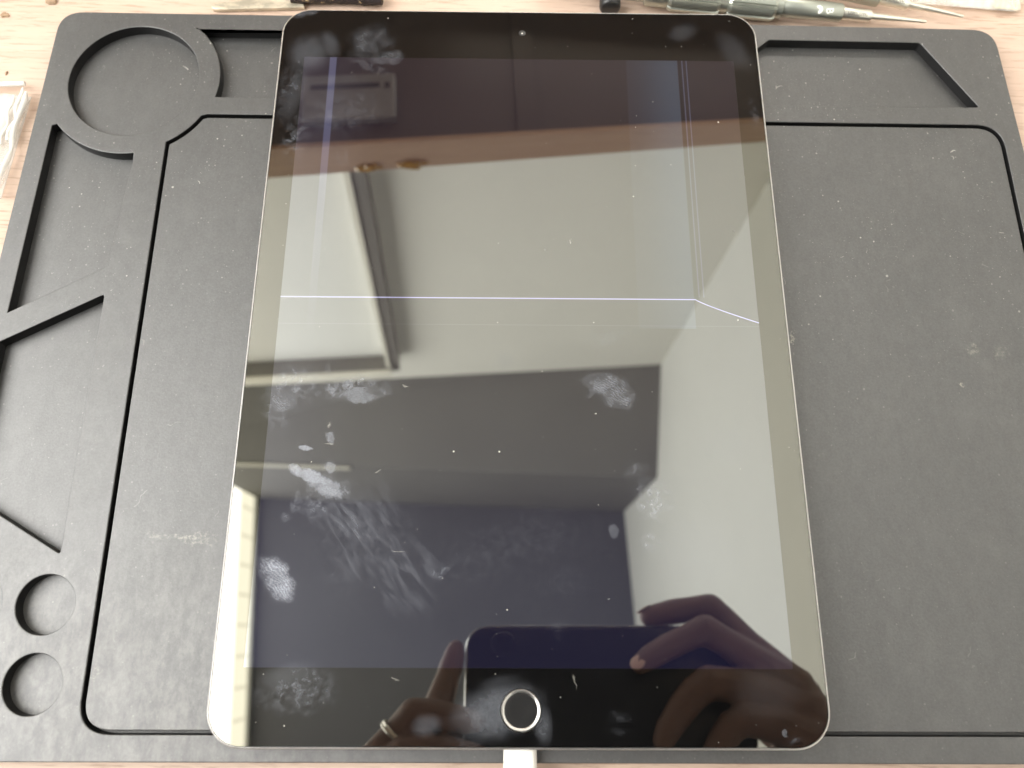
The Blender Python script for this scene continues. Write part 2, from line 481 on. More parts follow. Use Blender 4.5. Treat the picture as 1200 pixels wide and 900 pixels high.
SMK = .80
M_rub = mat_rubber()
M_desk = mat_desk()
M_glass = glass_mat("bezel_glass", (1.0, .98, .86), 2.38, False)
M_disp = glass_mat("display_glass", (.96, .985, .93), 2.85, True)
M_alu = simple("grey_aluminium", (.78, .77, .75), .38, 1.0, var=.08)
M_steel = simple("bright_steel", (.66, .645, .61), .3, 1.0, var=.08, vs=.3)
M_button = simple("button_glass", (.012, .012, .012), .25, 0, .7, var=.5, vs=1.5)
M_white = simple("white_plastic", (.80, .79, .74), .4, 0, .5, var=.04)
M_greytext = simple("grey_print", (.5, .5, .47), .6)
M_wtext = simple("white_print", (.9, .9, .86), .5)
M_gun = simple("green_grey_metal", (.42, .44, .385), .34, .85, var=.1, vs=.2)
M_gunlight = simple("champagne_metal", (.80, .78, .68), .3, .9, var=.08, vs=.4)
M_blackpl = simple("black_plastic", (.02, .02, .02), .35, 0, .5, var=.3)

# ------------------------------------------------------------------ desk and mat
ZD = -14.5; ZR = -7.5; ZP = -8.1; ZF = -11.5
mb = MB(); mb.box(-1100, 900, -260, 640, ZD - 25, ZD, 0)
desk = mb.build("desk", M_desk, None); tag(desk, None, None, None, "structure")

k = 1.0033
def kx(p): return (-4.75 + (p[0] + 4.75) * k, 30.35 + (p[1] - 30.35) * k)
mat_root = empty("silicone_work_mat", (0, 125, ZD))
tag(mat_root, "black silicone repair mat with moulded trays and dishes under the tablet", "work mat")
def to_mat(o):
    o.parent = mat_root; o.matrix_parent_inverse = Matrix.Translation(-Vector((0, 125, ZD)) * S); return o
outline = round_poly([kx(p) for p in [(-178.5, -4.3), (184, -4.3), (184.3, 120), (180.6, 250.6), (0, 253.2), (-173.4, 254.4), (-177, 120)]], [9, 9, 0, 9, 0, 9, 0], 10)
dc = kx((-141.6, 224)); 
pad = (arc(dc[0], dc[1], 30.6, -26, -60, 14)[::-1])          # concave corner round the dish
padpoly = [kx(p) for p in [(-125.9, 2.9), (175.8, 2.9), (175.6, 208), (-113, 209.4)]]
rp = round_poly(padpoly, [10, 10, 10, 0], 10)
rp = rp + [(dc[0] + 30.6 * math.cos(math.radians(a)), dc[1] + 30.6 * math.sin(math.radians(a))) for a in range(-30, -62, -3)]
rp = ccw(rp)
top_pocket = [(dc[0] + 31.5 * math.cos(math.radians(a)), dc[1] + 31.5 * math.sin(math.radians(a))) for a in range(-13, 52, 4)]
top_pocket = ccw(top_pocket + [kx((-121.8, 246.6)), kx((10, 245.8)), kx((10, 216.6))])
right_pocket = ccw(round_poly([kx(p) for p in [(85, 215.6), (88, 239.5), (94.2, 244.8), (151.5, 244.2), (169, 215.6)]], [1, 2, 1.5, 2, .6], 4))
lp_arc = [(dc[0] + 31.5 * math.cos(math.radians(a)), dc[1] + 31.5 * math.sin(math.radians(a))) for a in range(-142, -79, 5)]
left_pocket = ccw([kx((-169.6, 131.5))] + [kx((-168.0, 204))] + lp_arc + [kx((-137, 189)), kx((-139.6, 148.5))])
low_pocket = ccw(round_poly([kx(p) for p in [(-170.3, 121), (-138.8, 138.2), (-138.6, 53), (-171, 71.5)]], .6, 3))
dish = circle(dc[0], dc[1], 23.8)
cups = [circle(*kx((-140.3, 38.3)), 8.7, 48), circle(*kx((-140.0, 16.1)), 8.5, 48), circle(*kx((-161.8, 38.5)), 8.7, 48)]
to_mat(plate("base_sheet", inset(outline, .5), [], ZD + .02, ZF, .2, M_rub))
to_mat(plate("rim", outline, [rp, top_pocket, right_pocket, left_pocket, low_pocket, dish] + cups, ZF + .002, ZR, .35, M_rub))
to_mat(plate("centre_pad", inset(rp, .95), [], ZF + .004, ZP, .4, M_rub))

# ------------------------------------------------------------------ tablet
tab = empty("tablet", (0, 0, ZR))
tag(tab, "grey tablet with black bezels, home button and dim faulty display on the mat", "tablet")
def to_tab(o):
    o.parent = tab; o.matrix_parent_inverse = Matrix.Translation(-Vector((0, 0, ZR)) * S); return o
HW, HH, RC = 87.05, 250.6, 10.5
out0 = rrect(-HW, HW, 0, HH, RC, 14)
mb = MB()
mb.loopsurf([[(*p, z) for p in inset(out0, d)] for d, z in
             ((7, -7.45), (3.2, -6.7), (1.0, -4.6), (.15, -2.6), (0, -1.4), (0, -.55), (.08, -.28), (.46, -.02), (.52, -.02), (.54, -.4))], True, True, False)
to_tab(mb.build("aluminium_body", M_alu, None, True, 25))
DX0, DX1, DY0, DY1 = -77.9, 77.6, 21.2, 229.2
glass_out = inset(out0, .72)
disp = [(DX0, DY0), (DX1, DY0), (DX1, DY1), (DX0, DY1)]
bc = (.4, 10.1)
to_tab(plate("bezel_glass", glass_out, [disp, circle(bc[0], bc[1], 5.75, 64)], -.5, 0.0, .02, M_glass, None, 5))
mb = MB(); vs = [mb.bm.verts.new(Vector((*p, -.004)) * S) for p in disp]; mb.bm.faces.new(vs)
to_tab(mb.build("display", M_disp, None, False))
hb = empty("home_button", (bc[0], bc[1], 0)); hb.parent = tab; hb.matrix_parent_inverse = Matrix.Translation(-Vector((0, 0, ZR)) * S)
def to_hb(o): o.parent = hb; return o
mb = MB(); mb.lathe([(-.5, 5.45), (-.06, 5.45), (.0, 5.38), (-.02, 5.22), (-.16, 4.75), (-.32, 4.62)], n=64, cap=False)
to_hb(mb.build("button_ring", M_steel, None, True, 40))
mb = MB(); mb.lathe([(-.45, 4.6), (-.22, 4.6), (-.2, 4.5), (-.3, 2.8), (-.34, 1.0), (-.345, .05)], n=64)
to_hb(mb.build("button_face", M_button, None, True, 40))
mb = MB(); c0 = P(612, 39); mb.lathe([(.0, 1.25), (.02, 1.2), (.02, .02)], (c0.x, c0.y, 0), n=28)
to_tab(mb.build("front_camera", M_blackpl, None))
mb = MB(); mb.lathe([(.02, .34), (.1, .28), (.15, .16), (.17, .02)], (c0.x - .05, c0.y - .1, 0), n=16)  # bright steel dome stands in for the highlight on the camera
to_tab(mb.build("camera_glint", M_steel, None))

# charging cable
cab = empty("charging_cable", (0, -4, ZD)); tag(cab, "white charging cable plugged into the bottom edge of the tablet", "cable")
def to(o, root):
    o.parent = root; o.matrix_parent_inverse = Matrix.Translation(-root.location); return o
mb = MB()
sec = rrect(-4.65, 4.65, -2.3, 2.3, 2.2, 6)
def ysweep(mb, sec, ys, z, cx):
    mb.loopsurf([[(cx + p[0] * f, yy, z + p[1] * f) for p in sec] for yy, f in ys], True, True, True)
ysweep(mb, sec, ((.35, .93), (0.0, 1), (-12.5, 1), (-13, .95)), -4.4, .25)
to(mb.build("plug", M_white, None), cab)
mb = MB(); mb.tube([(.25, -12.9, -4.4), (.25, -22, -4.8), (.25, -32, -7), (.5, -60, -11), (4, -110, -12.8), (20, -180, -12.8), (26, -256, -12.8)], [2.2, 2.0, 1.6, 1.6, 1.6, 1.6, 1.6])
to(mb.build("cord", M_white, None), cab)
mb = MB()
for i in range(5):
    mb.box(.0 + .05 * (i % 2), 1.3 - .12 * (i % 3), -2.6 - .62 * i, -2.42 - .62 * i, -2.098, -2.085)
mb.box(-.45, -.3, -5.4, -3.2, -2.098, -2.085)
to(mb.build("printed_mark", M_greytext, None), cab)

# ------------------------------------------------------------------ tools along the far edge of the mat
def text_mesh(name, body, size, mat, matrix, parent_fn):
    cu = bpy.data.curves.new(name, "FONT"); cu.body = body; cu.size = size * S; cu.align_x = "CENTER"; cu.align_y = "CENTER"
    cu.extrude = 0.02 * S
    o = bpy.data.objects.new(name, cu); col.objects.link(o)
    dg = bpy.context.evaluated_depsgraph_get(); me = bpy.data.meshes.new_from_object(o.evaluated_get(dg))
    bpy.data.objects.remove(o); me.transform(matrix)
    return parent_fn(finish(name, me, mat, None, False))


def screwdriver(A, B, label, rear=True, letter=True):
    """A = rear end of the grip, B = tip (mm); lies on the desk"""
    A = Vector(A); B = Vector(B); D = (B - A).normalized(); Lg = (B - A).length
    root = empty("precision_screwdriver", (A.x, A.y, ZD)); tag(root, label, "screwdriver", "precision screwdrivers behind the mat")
    T = lambda o: to(o, root)
    e = Lg                                   # distances measured back from the tip
    mb = MB(); mb.lathe([(e - 21.5, 1.3), (e - 20, 1.25), (e - 3, .62), (e - .4, .55), (e, .35)], A, D, 20); T(mb.build("bit", M_gunlight, None))
    mb = MB(); mb.lathe([(e - 33, 1.9), (e - 32.6, 2.15), (e - 22.2, 2.15), (e - 21.6, 1.9)], A, D, 28); T(mb.build("collar", M_gunlight, None))
    mb = MB(); mb.lathe([(e - 57, 3.35), (e - 56.6, 3.6), (e - 33.4, 3.35), (e - 32.8, 3.0)], A, D, 36); T(mb.build("sleeve", M_gun, None))
    def fluted(t0, t1, r):
        n = 96; u = D.orthogonal().normalized(); w = D.cross(u); mb = MB(); rings = []
        for t, f in ((t0, .88), (t0 + 1.2, 1), (t1 - 1.2, 1), (t1, .88)):
            ring = []
            for i in range(n):
                a = 2 * math.pi * i / n; ph = (i % 12) / 12
                rr = r * f * (1 if .18 < ph < .95 else .86)
                ring.append(A + D * t + (u * math.cos(a) + w * math.sin(a)) * rr)
            rings.append(ring)
        mb.loopsurf(rings, True, True, True); return mb
    T(fluted(e - 77, e - 58.5, 5.6).build("grip", M_gun, None, True, 20))
    mb = MB(); mb.lathe([(e - 80, 4.2), (e - 56, 4.2)], A, D, 36); T(mb.build("neck", M_gun, None))
    T(fluted(e - 100, e - 80, 5.6).build("grip", M_gun, None, True, 20))
    mb = MB(); mb.lathe([(e - 109, 4.3), (e - 108, 4.6), (e - 100.6, 4.6), (e - 99.6, 4.0)], A, D, 36); T(mb.build("end_ring", M_gun, None))
    mb = MB(); mb.lathe([(e - 150, 2.6), (e - 149, 3.0), (e - 112, 3.3), (e - 109, 3.3)], A, D, 28); T(mb.build("tail_rod", M_gun, None))
    up = (Vector((0, -.62, .78)) - D * Vector((0, -.62, .78)).dot(D)).normalized(); side = up.cross(D)
    # D = reading direction along the tool, letters face the viewer
    def mtx(t, off, rot=0, r=3.56, lift=.03):
        m = Matrix((D, side * -1 if side.y < 0 else side, up)).transposed()
        m = Matrix((D, up.cross(D), up)).transposed().to_4x4()
        m.translation = (A + D * t + up * (r + lift)) * S
        return m @ Matrix.Rotation(rot, 4, "Z")
    if letter:
        text_mesh("size_letter", "B", 3.9, M_wtext, mtx(e - 38.5, 0, math.radians(-82), 3.42), T)
        mb = MB(); ctr = 0
        pts = [(1.5 * math.cos(a), 1.5 * math.sin(a)) for a in [math.radians(q) for q in range(-115, 116, 15)]]
        pts += [(-.2, .55), (.55, .1), (-.35, -.5)]
        bmv = [mb.bm.verts.new(Vector((p[0], p[1], 0)) * S) for p in pts]
        for tri in tessellate_polygon([[v.co for v in bmv]]): mb.bm.faces.new([bmv[i] for i in tri])
        r = bmesh.ops.extrude_face_region(mb.bm, geom=list(mb.bm.faces)); bmesh.ops.translate(mb.bm, vec=(0, 0, .03 * S), verts=[v for v in r["geom"] if isinstance(v, bmesh.types.BMVert)])
        bmesh.ops.transform(mb.bm, matrix=mtx(e - 42.6, 0, math.radians(25), 3.45), verts=mb.bm.verts)
        T(mb.build("emblem", M_wtext, None, False))
    # rows of tiny engraved strokes on the collar
    mb = MB(); rr = random.Random(5)
    for i in range(9):
        x0 = -3.6 + i * .85
        for (a, b, c, d) in ((x0, x0 + .12, -.55, .55), (x0, x0 + .6, rr.choice((.43, -.55)), None), (x0 + .5, x0 + .62, -.55, rr.choice((.55, .1)))):
            if d is None: d = c + .12
            mb.box(a, b, c, d, 0, .02)
    bmesh.ops.transform(mb.bm, matrix=mtx(e - 27.3, 0, 0, 2.13, .02), verts=mb.bm.verts)
    T(mb.build("engraving", M_blackpl, None, False))
    return root


def on_desk(x, y, h): return P(x, y, ZD + h)
t1 = on_desk(1085.5, 25.5, 5.2); g1 = on_desk(940, 10.5, 5.7)
d1 = (t1 - g1).normalized()
screwdriver(t1 - d1 * 150, t1, "green-grey precision screwdriver with white letter B lying just behind the mat edge")
t2 = on_desk(1129, 19.5, 5.4); g2 = on_desk(1045, 1.0, 5.6)
d2 = (t2 - g2).normalized()
screwdriver(t2 - d2 * 150, t2, "green-grey precision screwdriver reaching farthest right, angled behind the lettered one", letter=False)

# upright-lying black capped handle
c0 = P(715, 12, -10); root = empty("tool_handle", (c0.x, c0.y, ZD)); tag(root, "black round tool handle end lying beyond the top edge of the tablet", "tool handle")
mb = MB(); mb.lathe([(0, 3.0), (.4, 3.7), (1.2, 4.1), (8, 4.1), (8.3, 3.8)], (c0.x, c0.y + .5, ZD + 4.2), (.03, 1, 0), 36); to(mb.build("end_cap", M_blackpl, None), root)
mb = MB(); mb.lathe([(8.2, 3.6), (9, 4.0), (90, 4.0), (92, 2.5)], (c0.x, c0.y + .5, ZD + 4.2), (.03, 1, 0), 36); to(mb.build("shaft", M_gun, None), root)

# worn pry tool
a = P(247, 7, ZD + 2); b = P(350, 0, ZD + 2)
root = empty("pry_tool", (a.x, a.y, ZD)); tag(root, "flat metal pry tool with tarnished rounded tip behind the mat, left of the tablet corner", "pry tool")
t = NT("tarnished_metal"); f = t.noise(t.mapv(t.mm(), scale=(2, 1, 1)), .25, 5, .6)
t.bsdf(Base_Color=t.mix(t.ss(f, .35, .65), W4(.42, .38, .30), W4(.72, .64, .5)), Roughness=.45, Metallic=.55)
dirp = (b - a).normalized(); nrm = Vector((-dirp.y, dirp.x, 0))
mb = MB(); L0 = 70
ptsu = []; ptsd = []
for s, w in ((0, .25), (.6, 1.0), (2, 1.55), (6, 1.9), (14, 2.3), (26, 3.0), (36, 3.4)):
    p = a + dirp * s; ptsu.append((p.x + nrm.x * w, p.y + nrm.y * w)); ptsd.append((p.x - nrm.x * w, p.y - nrm.y * w))
poly = ptsd + ptsu[::-1]
to(plate("blade", poly, [], ZD + .4, ZD + 1.9, .4, t.m), root)
t = NT("worn_black_wrap"); f = t.noise(t.mm(), .32, 6, .7, .4)
t.bsdf(Base_Color=t.mix(t.ss(f, .56, .66), W4(.022, .014, .014), W4(.55, .42, .24)), Roughness=.65); t.bump(f, .8, .001)
ha = P(340, 1.5, ZD + 3); hb_ = P(448, 1.0, ZD + 3)
mb = MB(); pts = []; rs = []
for i in range(30):
    s = i / 29; p = ha.lerp(hb_, s); p = p + Vector((0, 1.6 + 1.4 * math.sin(s * 3.1) - 1.0 * s, 0)); pts.append((p.x, p.y, ZD + 3.3)); rs.append(2.0 + 1.0 * math.sin(min(1, s * 3) * 1.57) + .5 * noise.noise(Vector((i * .9, 3, 1))) - 1.2 * max(0, s - .8) * 5 * .6)
mb.tube(pts, rs, 18); to(mb.build("handle", t.m, None), root)

# clear plastic: bag of parts at left, tube at the far right
def mat_clear(name, tintc, alpha):
    t = NT(name)
    tr = t.n("ShaderNodeBsdfTransparent"); tr.inputs[0].default_value = (*tintc, 1)
    gl = t.n("ShaderNodeBsdfPrincipled"); gl.inputs["Base Color"].default_value = (.85, .84, .8, 1); gl.inputs["Roughness"].default_value = .22
    m = t.n("ShaderNodeMixShader"); f = t.ss(t.noise(t.mapv(t.mm(), rot=1.3, scale=(8, 1, 1)), .12, 3), .35, .7, alpha * .7, min(1, alpha * 1.4))
    t.link(f, m.inputs[0]); t.link(tr.outputs[0], m.inputs[1]); t.link(gl.outputs[0], m.inputs[2]); t.link(m.outputs[0], t.out.inputs[0])
    return t.m
M_clear = mat_clear("clear_plastic", (.97, .97, .96), .38)
M_fold = mat_clear("folded_plastic", (.98, .98, .97), .8)
c = [P(-60, 96, ZD + 3), P(28, 95, ZD + 3), P(32, 108, ZD + 3), P(20, 165, ZD + 3), P(-4, 228, ZD + 3), P(-90, 235, ZD + 3)]
root = empty("plastic_bag", (c[0].x, c[0].y, ZD)); tag(root, "clear plastic bag with white folded edges lying on the desk left of the mat", "plastic bag")
mb = MB(); n = 26
def bag(u, v_):
    top = c[0].lerp(c[2], u); bot = c[5].lerp(c[4], u); p = top.lerp(bot, v_)
    h = .4 + 2.6 * (4 * u * (1 - u)) ** .5 * (4 * v_ * (1 - v_)) ** .4 + .25 * noise.noise(Vector((u * 9, v_ * 4, 1.3)))
    return (p.x, p.y, ZD + max(.25, h))
mb.loopsurf([[bag(i / n, j / n) for i in range(n + 1)] for j in range(n + 1)], False)
mb.loopsurf([[(bag(i / n, j / n)[0], bag(i / n, j / n)[1], ZD + .12) for i in range(n + 1)] for j in range(n + 1)], False)
to(mb.build("film", M_clear, None, True, 180), root)
mb = MB()
for px0, px1, w in (((31, 108), (-5, 228), 1.0), ((27, 103), (8, 166), .7), ((16, 112), (0, 170), .6)):
    p, q = P(*px0, ZD + 3), P(*px1, ZD + 3)
    pts = [tuple(p.lerp(q, i / 12) + Vector((.5 * math.sin(i * 1.1), 0, .3 * math.sin(i * .7)))) for i in range(13)]
    mb.tube(pts, [w * (.6 + .5 * abs(math.sin(i * .9))) for i in range(13)], 8)
p, q = P(-40, 100, ZD + 3), P(29, 98, ZD + 3); mb.tube([tuple(p.lerp(q, i / 8)) for i in range(9)], .9, 8)
to(mb.build("fold", M_fold, None, True, 60), root)

p, q = P(1060, -8, ZD + 3), P(1196, 3, ZD + 3)
root = empty("plastic_tube", (p.x, p.y, ZD)); tag(root, "flat clear plastic sleeve with yellowish crumpled end at the far right of the desk", "plastic sleeve")
dd = (q - p).normalized(); nn = Vector((-dd.y, dd.x, 0))
mb = MB(); rings = []
for i in range(24):
    s = i / 23; m_ = p.lerp(q, s); w = 3.6 * (1 if s < .96 else .8); hh = 1.1 + .3 * math.sin(i * .8)
    rings.append([tuple(m_ + nn * (w * math.cos(a)) + Vector((0, 0, -1 + hh * math.sin(a)))) for a in [2 * math.pi * k_ / 20 for k_ in range(20)]])
mb.loopsurf(rings, True, True, True); to(mb.build("film", M_clear, None), root)
M_yel = simple("yellowed_film", (.72, .66, .42), .3, 0, .6, var=.35, vs=.7)
mb = MB(); rings = []
for i in range(20):
    s = .78 + .21 * i / 19; m_ = p.lerp(q, s)
    rings.append([tuple(m_ + nn * (2.8 * math.cos(a) + .4 * noise.noise(Vector((i, a, 0)))) + Vector((0, 0, -1 + (.8 + .5 * noise.noise(Vector((i * .8, a, 2)))) * math.sin(a)))) for a in [2 * math.pi * k_ / 18 for k_ in range(18)]])
mb.loopsurf(rings, True, True, True); to(mb.build("crumpled_end", M_yel, None), root)

# crumbs on the desk at the far left
M_crumb = simple("tan_crumb", (.35, .24, .15), .8, var=.4, vs=1.2)
for i, (px, py, r, lab) in enumerate(((62, 2, 1.5, "larger tan crumb of debris on the wood above the mat corner"), (6, 18, 1.1, "small brown crumb at the end of a scratch in the wood, far left"), (8, 86, .8, "tiny curled brown thread beside the plastic bag"))):
    q = P(px, py, ZD); bm = bmesh.new(); bmesh.ops.create_icosphere(bm, subdivisions=3, radius=r * S)
    for v_ in bm.verts:
        v_.co *= 1 + .6 * noise.noise(v_.co / S * 1.1 + Vector((i * 9, 0, 0))); v_.co.z *= .45; v_.co.x *= 1.5 if i < 2 else .5
    me = bpy.data.meshes.new("debris_crumb"); bm.to_mesh(me); bm.free()
    o = finish("debris_crumb", me, M_crumb); o.location = Vector((q.x, q.y, ZD + r * .3)) * S; tag(o, lab, "debris", "crumbs of debris on the desk")

# ------------------------------------------------------------------ the workshop seen in the glass
YAW = math.radians(3.5)
def room(o): o.rotation_euler = (0, 0, YAW); return o
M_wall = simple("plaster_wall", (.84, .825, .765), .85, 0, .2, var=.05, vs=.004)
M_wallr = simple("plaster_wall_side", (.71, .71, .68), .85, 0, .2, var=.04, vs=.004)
M_ceil = simple("dark_ceiling", (.105, .105, .115), .8, 0, .2, var=.14, vs=.004)
M_beam = simple("grey_beam", (.185, .180, .168), .8, 0, .2, var=.10, vs=.006)
def wbox(name, mat, *a, bev=0):
    mb = MB(); mb.box(*a, bev); return room(mb.build(name, mat, None))
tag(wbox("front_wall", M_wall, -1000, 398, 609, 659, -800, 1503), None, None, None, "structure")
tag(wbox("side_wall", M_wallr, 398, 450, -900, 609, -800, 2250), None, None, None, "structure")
tag(wbox("ceiling", M_ceil, -1000, 450, -900, 660, 2252, 2300), None, None, None, "structure")
mb = MB(); mb.loopsurf([[(X, yr, 1690), (X, 660, 1460), (X, 660, 2252), (X, yr, 2252)] for X, yr in ((-1000, 506), (398, 377))], True, True, True)
beam = room(tag(mb.build("ceiling_beam", M_beam, None, False), "dark grey boxed beam under the ceiling, mirrored across the middle of the display", "beam"))

M_edgelight = simple("painted_edge_light", (.62, .60, .52), .5)  # pale colour paints the window light along the beam's left lower edge
mb = MB(); mb.prism([(-1000, 500, 1686), (-1000, 505, 1686), (-1000, 505, 1702), (-1000, 500, 1702)], (640, -59, 0)); mb.build("edge_light", M_edgelight, beam, False)

# frame leaning on the front wall
M_panel = simple("pale_panel", (.88, .88, .85), .6, 0, .3, var=.05, vs=.006)
M_litedge = simple("lit_edge_trim", (.85, .82, .72), .5)  # pale strips stand in for the frame's lit front edges
M_frame = simple("shaded_frame", (.20, .19, .17), .5, 0, .4, var=.1, vs=.02)  # darkened: shade on the frame's underside and side is in this colour
fr = empty("wall_panel", (-300, 600, 380)); tag(fr, "pale wall panel in a shade-darkened frame above the shelf, mirrored left on the display", "wall panel")
def to_fr(o):
    o.parent = fr; o.matrix_parent_inverse = Matrix.Translation(-fr.location) ; return room(o)
mb = MB(); mb.prism([(-800, 597, 374), (-148, 597, 374), (-212, 597, 1342), (-800, 597, 1342)], (0, 8, 0)); to_fr(mb.build("board", M_panel, None))
mb = MB(); mb.prism([(-143.5, 572, 374), (-127, 572, 374), (-191, 572, 1342), (-206.5, 572, 1342)], (0, 35, 0)); to_fr(mb.build("frame_post", M_frame, None))
mb = MB(); mb.prism([(-800, 565, 1311), (-208, 565, 1311), (-208, 565, 1341), (-800, 565, 1341)], (0, 31, 0)); to_fr(mb.build("frame_rail", M_frame, None))
mb = MB(); mb.prism([(-800, 558, 1310), (-206, 558, 1310), (-206, 558, 1342), (-800, 558, 1342)], (0, 6, 0)); to_fr(mb.build("rail_lit_edge", M_litedge, None))
mb = MB(); mb.prism([(-152, 568, 374), (-144, 568, 374), (-207, 568, 1309), (-214, 568, 1309)], (0, 28, 0)); to_fr(mb.build("post_lit_edge", M_litedge, None))

# timber shelf over the bench
t = NT("shelf_timber"); w = t.mapv(t.mm(), scale=(9, 1, 1)); f = t.noise(w, .05, 5, .6, .6); f2 = t.noise(w, .3, 3, .6)
cc = t.mix(t.ss(f, .3, .7), W4(.42, .27, .18), W4(.50, .34, .235)); cc = t.mix(t.math("MULTIPLY", t.ss(f2, .55, .7), .5), cc, W4(.34, .205, .13))
t.bsdf(Base_Color=cc, Roughness=.5); M_timber = t.m
t = NT("shaded_underside"); f = t.noise(t.mapv(t.mm(), scale=(6, 1, 1)), .03, 4)  # same timber darkened: the underside's shade is put into this colour
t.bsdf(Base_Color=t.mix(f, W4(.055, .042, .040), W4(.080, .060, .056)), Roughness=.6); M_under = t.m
sh = empty("timber_shelf", (0, 430, 331)); tag(sh, "brown timber shelf with shade-darkened underside over the bench, mirrored near the top of the tablet", "shelf")
def to_sh(o):
    o.parent = sh; o.matrix_parent_inverse = Matrix.Translation(-sh.location); return room(o)
mb = MB()
zb = lambda X: 338 - 9 * (X + 175) / 411
zt = lambda X: 380 - 21 * (X + 175) / 411
mb.prism([(-430, 430, zb(-430)), (330, 430, zb(330)), (330, 430, zt(330)), (-430, 430, zt(-430))], (0, 4, 0)); to_sh(mb.build("front_board", M_timber, None))
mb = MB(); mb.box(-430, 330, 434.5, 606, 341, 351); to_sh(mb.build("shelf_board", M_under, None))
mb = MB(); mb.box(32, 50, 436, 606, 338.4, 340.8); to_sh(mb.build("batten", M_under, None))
M_box = simple("grey_box_plastic", (.20, .20, .205), .5, var=.1)
bx_ = empty("switch_box", (-110, 470, 331)); tag(bx_, "flat grey box with a dark slot fixed under the timber shelf", "box")
def to_bx(o):
    o.parent = bx_; o.matrix_parent_inverse = Matrix.Translation(-bx_.location); return room(o)
mb = MB(); mb.box(-150, -71, 447 + 5, 497, 331, 340.8, 1); to_bx(mb.build("case", M_box, None))
mb = MB(); mb.box(-143, -84, 482, 487, 330.6, 331.5); mb.box(-80, -75.5, 482, 487, 330.6, 331.5); to_bx(mb.build("slot", M_blackpl, None))

M_amber = NT("amber_glue"); M_amber.bsdf(Base_Color=W4(.42, .22, .02), Roughness=.12, Specular_IOR_Level=.8, Coat_Weight=1.0); M_amber = M_amber.m
for i, (x0, r, lab) in enumerate(((-100, 9, "amber drop of hardened glue on the shelf edge, the left one of two"), (-61, 10, "amber drop of hardened glue on the shelf edge, the right and darker one"))):
    bm = bmesh.new(); bmesh.ops.create_icosphere(bm, subdivisions=4, radius=r * S)
    for v_ in bm.verts:
        v_.co.x *= 1.35; v_.co.y *= .28; v_.co.z *= .62; v_.co *= 1 + .4 * noise.noise(v_.co / S * .16 + Vector((i * 5, 0, 0))) + .25 * noise.noise(v_.co / S * .5)
    me = bpy.data.meshes.new("glue_drop"); bm.to_mesh(me); bm.free()
    o = finish("glue_drop", me, M_amber, None, True, 180)
    ca, sa = math.cos(YAW), math.sin(YAW); X, Y = x0, 429.6
    o.location = Vector((X * ca - Y * sa, X * sa + Y * ca, 371 - 2 * i)) * S; o.rotation_euler = (0, 0, YAW)
    tag(o, lab, "glue drop", "glue drops on the shelf edge")

# window in the left wall, with a pale blind above it
def emis(name, colr, st, var=None):
    t = NT(name); em = t.n("ShaderNodeEmission"); em.inputs[0].default_value = (*colr, 1); em.inputs[1].default_value = st
    t.link(em.outputs[0], t.out.inputs[0]); return t.m
WIN = 9.8
win = empty("window", (-760, 0, 300)); tag(win, "bright daylight window with a pale yellow glowing blind, mirrored at the lower left of the tablet", "window")
def to_w(o):
    o.parent = win; o.matrix_parent_inverse = Matrix.Translation(-win.location); return room(o)
M_pane = emis("bright_pane", (1.0, .985, .95), WIN)
mb = MB(); mb.box(-765, -760, -430, 500, 300, 2110); to_w(mb.build("pane", M_pane, None, False))
M_tiling = emis("glowing_tiling", (1.0, .96, .82), WIN * .62)  # wall tiles over the window, glow added for the daylight on them
M_tileseam = emis("glowing_tile_seam", (1.0, .95, .80), WIN * .44)
mb = MB(); mb.box(-761, -756, -430, 520, 2111, 2225); to_w(mb.build("tiling", M_tiling, None, False))
mb = MB()
for y0 in range(-415, 521, 85): mb.box(-755.5, -754, y0, y0 + 8, 2112, 2222)
to_w(mb.build("tile_seam", M_tileseam, None, False))
M_wfr = simple("window_frame", (.75, .76, .74), .5)
mb = MB(); mb.box(-762, -748, -900, 530, 2226, 2250); to_w(mb.build("top_rail", M_wfr, None))
mb = MB(); mb.box(-766, -746, 521, 545, 300, 2250); to_w(mb.build("frame_post", M_wfr, None))
mb = MB(); mb.box(-776, -755, -900, 545, 260, 299); to_w(mb.build("sill", M_wfr, None))
M_dwood = simple("dark_wardrobe", (.05, .045, .04), .5, var=.2)

# ------------------------------------------------------------------ phone and hands, seen in the glass
PHM = Matrix((RX, RY, RZ)).transposed().to_4x4(); PHM.translation = CAM * S
M_phback = simple("dark_blue_glass", (.010, .012, .022), .22, 0, .5, var=.2, vs=.01)
M_phmetal = simple("phone_metal", (.55, .56, .58), .25, 1.0)
M_phscreen = simple("phone_screen", (.01, .01, .012), .1, 0, .6)
ph = bpy.data.objects.new("smartphone", None); col.objects.link(ph); ph.empty_display_size = .01; ph.matrix_world = PHM
tag(ph, "dark blue smartphone held level in both hands, mirrored at the bottom of the tablet", "smartphone")
po = rrect(-21.5, 138, -68, 6.6, 13, 12)
mb = MB(); mb.loopsurf([[(*p, z) for p in inset(po, d)] for d, z in ((2.0, 2.6), (.7, 3.0), (.1, 4.2), (0, 6), (.1, 8), (.8, 9.2))], True, False, False); mb.build("metal_frame", M_phmetal, ph)
mb = MB(); mb.loopsurf([[(*p, z) for p in inset(po, d)] for d, z in ((3.5, 2.35), (2.0, 2.5), (1.0, 2.85))], True, True, False); mb.build("back_glass", M_phback, ph)
mb = MB(); mb.loopsurf([[(*p, z) for p in inset(po, d)] for d, z in ((.75, 9.1), (1.6, 9.5), (2.4, 9.6))], True, False, True); mb.build("screen", M_phscreen, ph)
mb = MB(); mb.lathe([(0, 7.2), (.9, 7.2), (1.1, 6.9), (1.1, 5.0), (.3, 4.9), (0, 4.9)], (0, -5, 2.35), (0, 0, -1), 40, False)
mb.build("lens_ring", M_phback, ph)

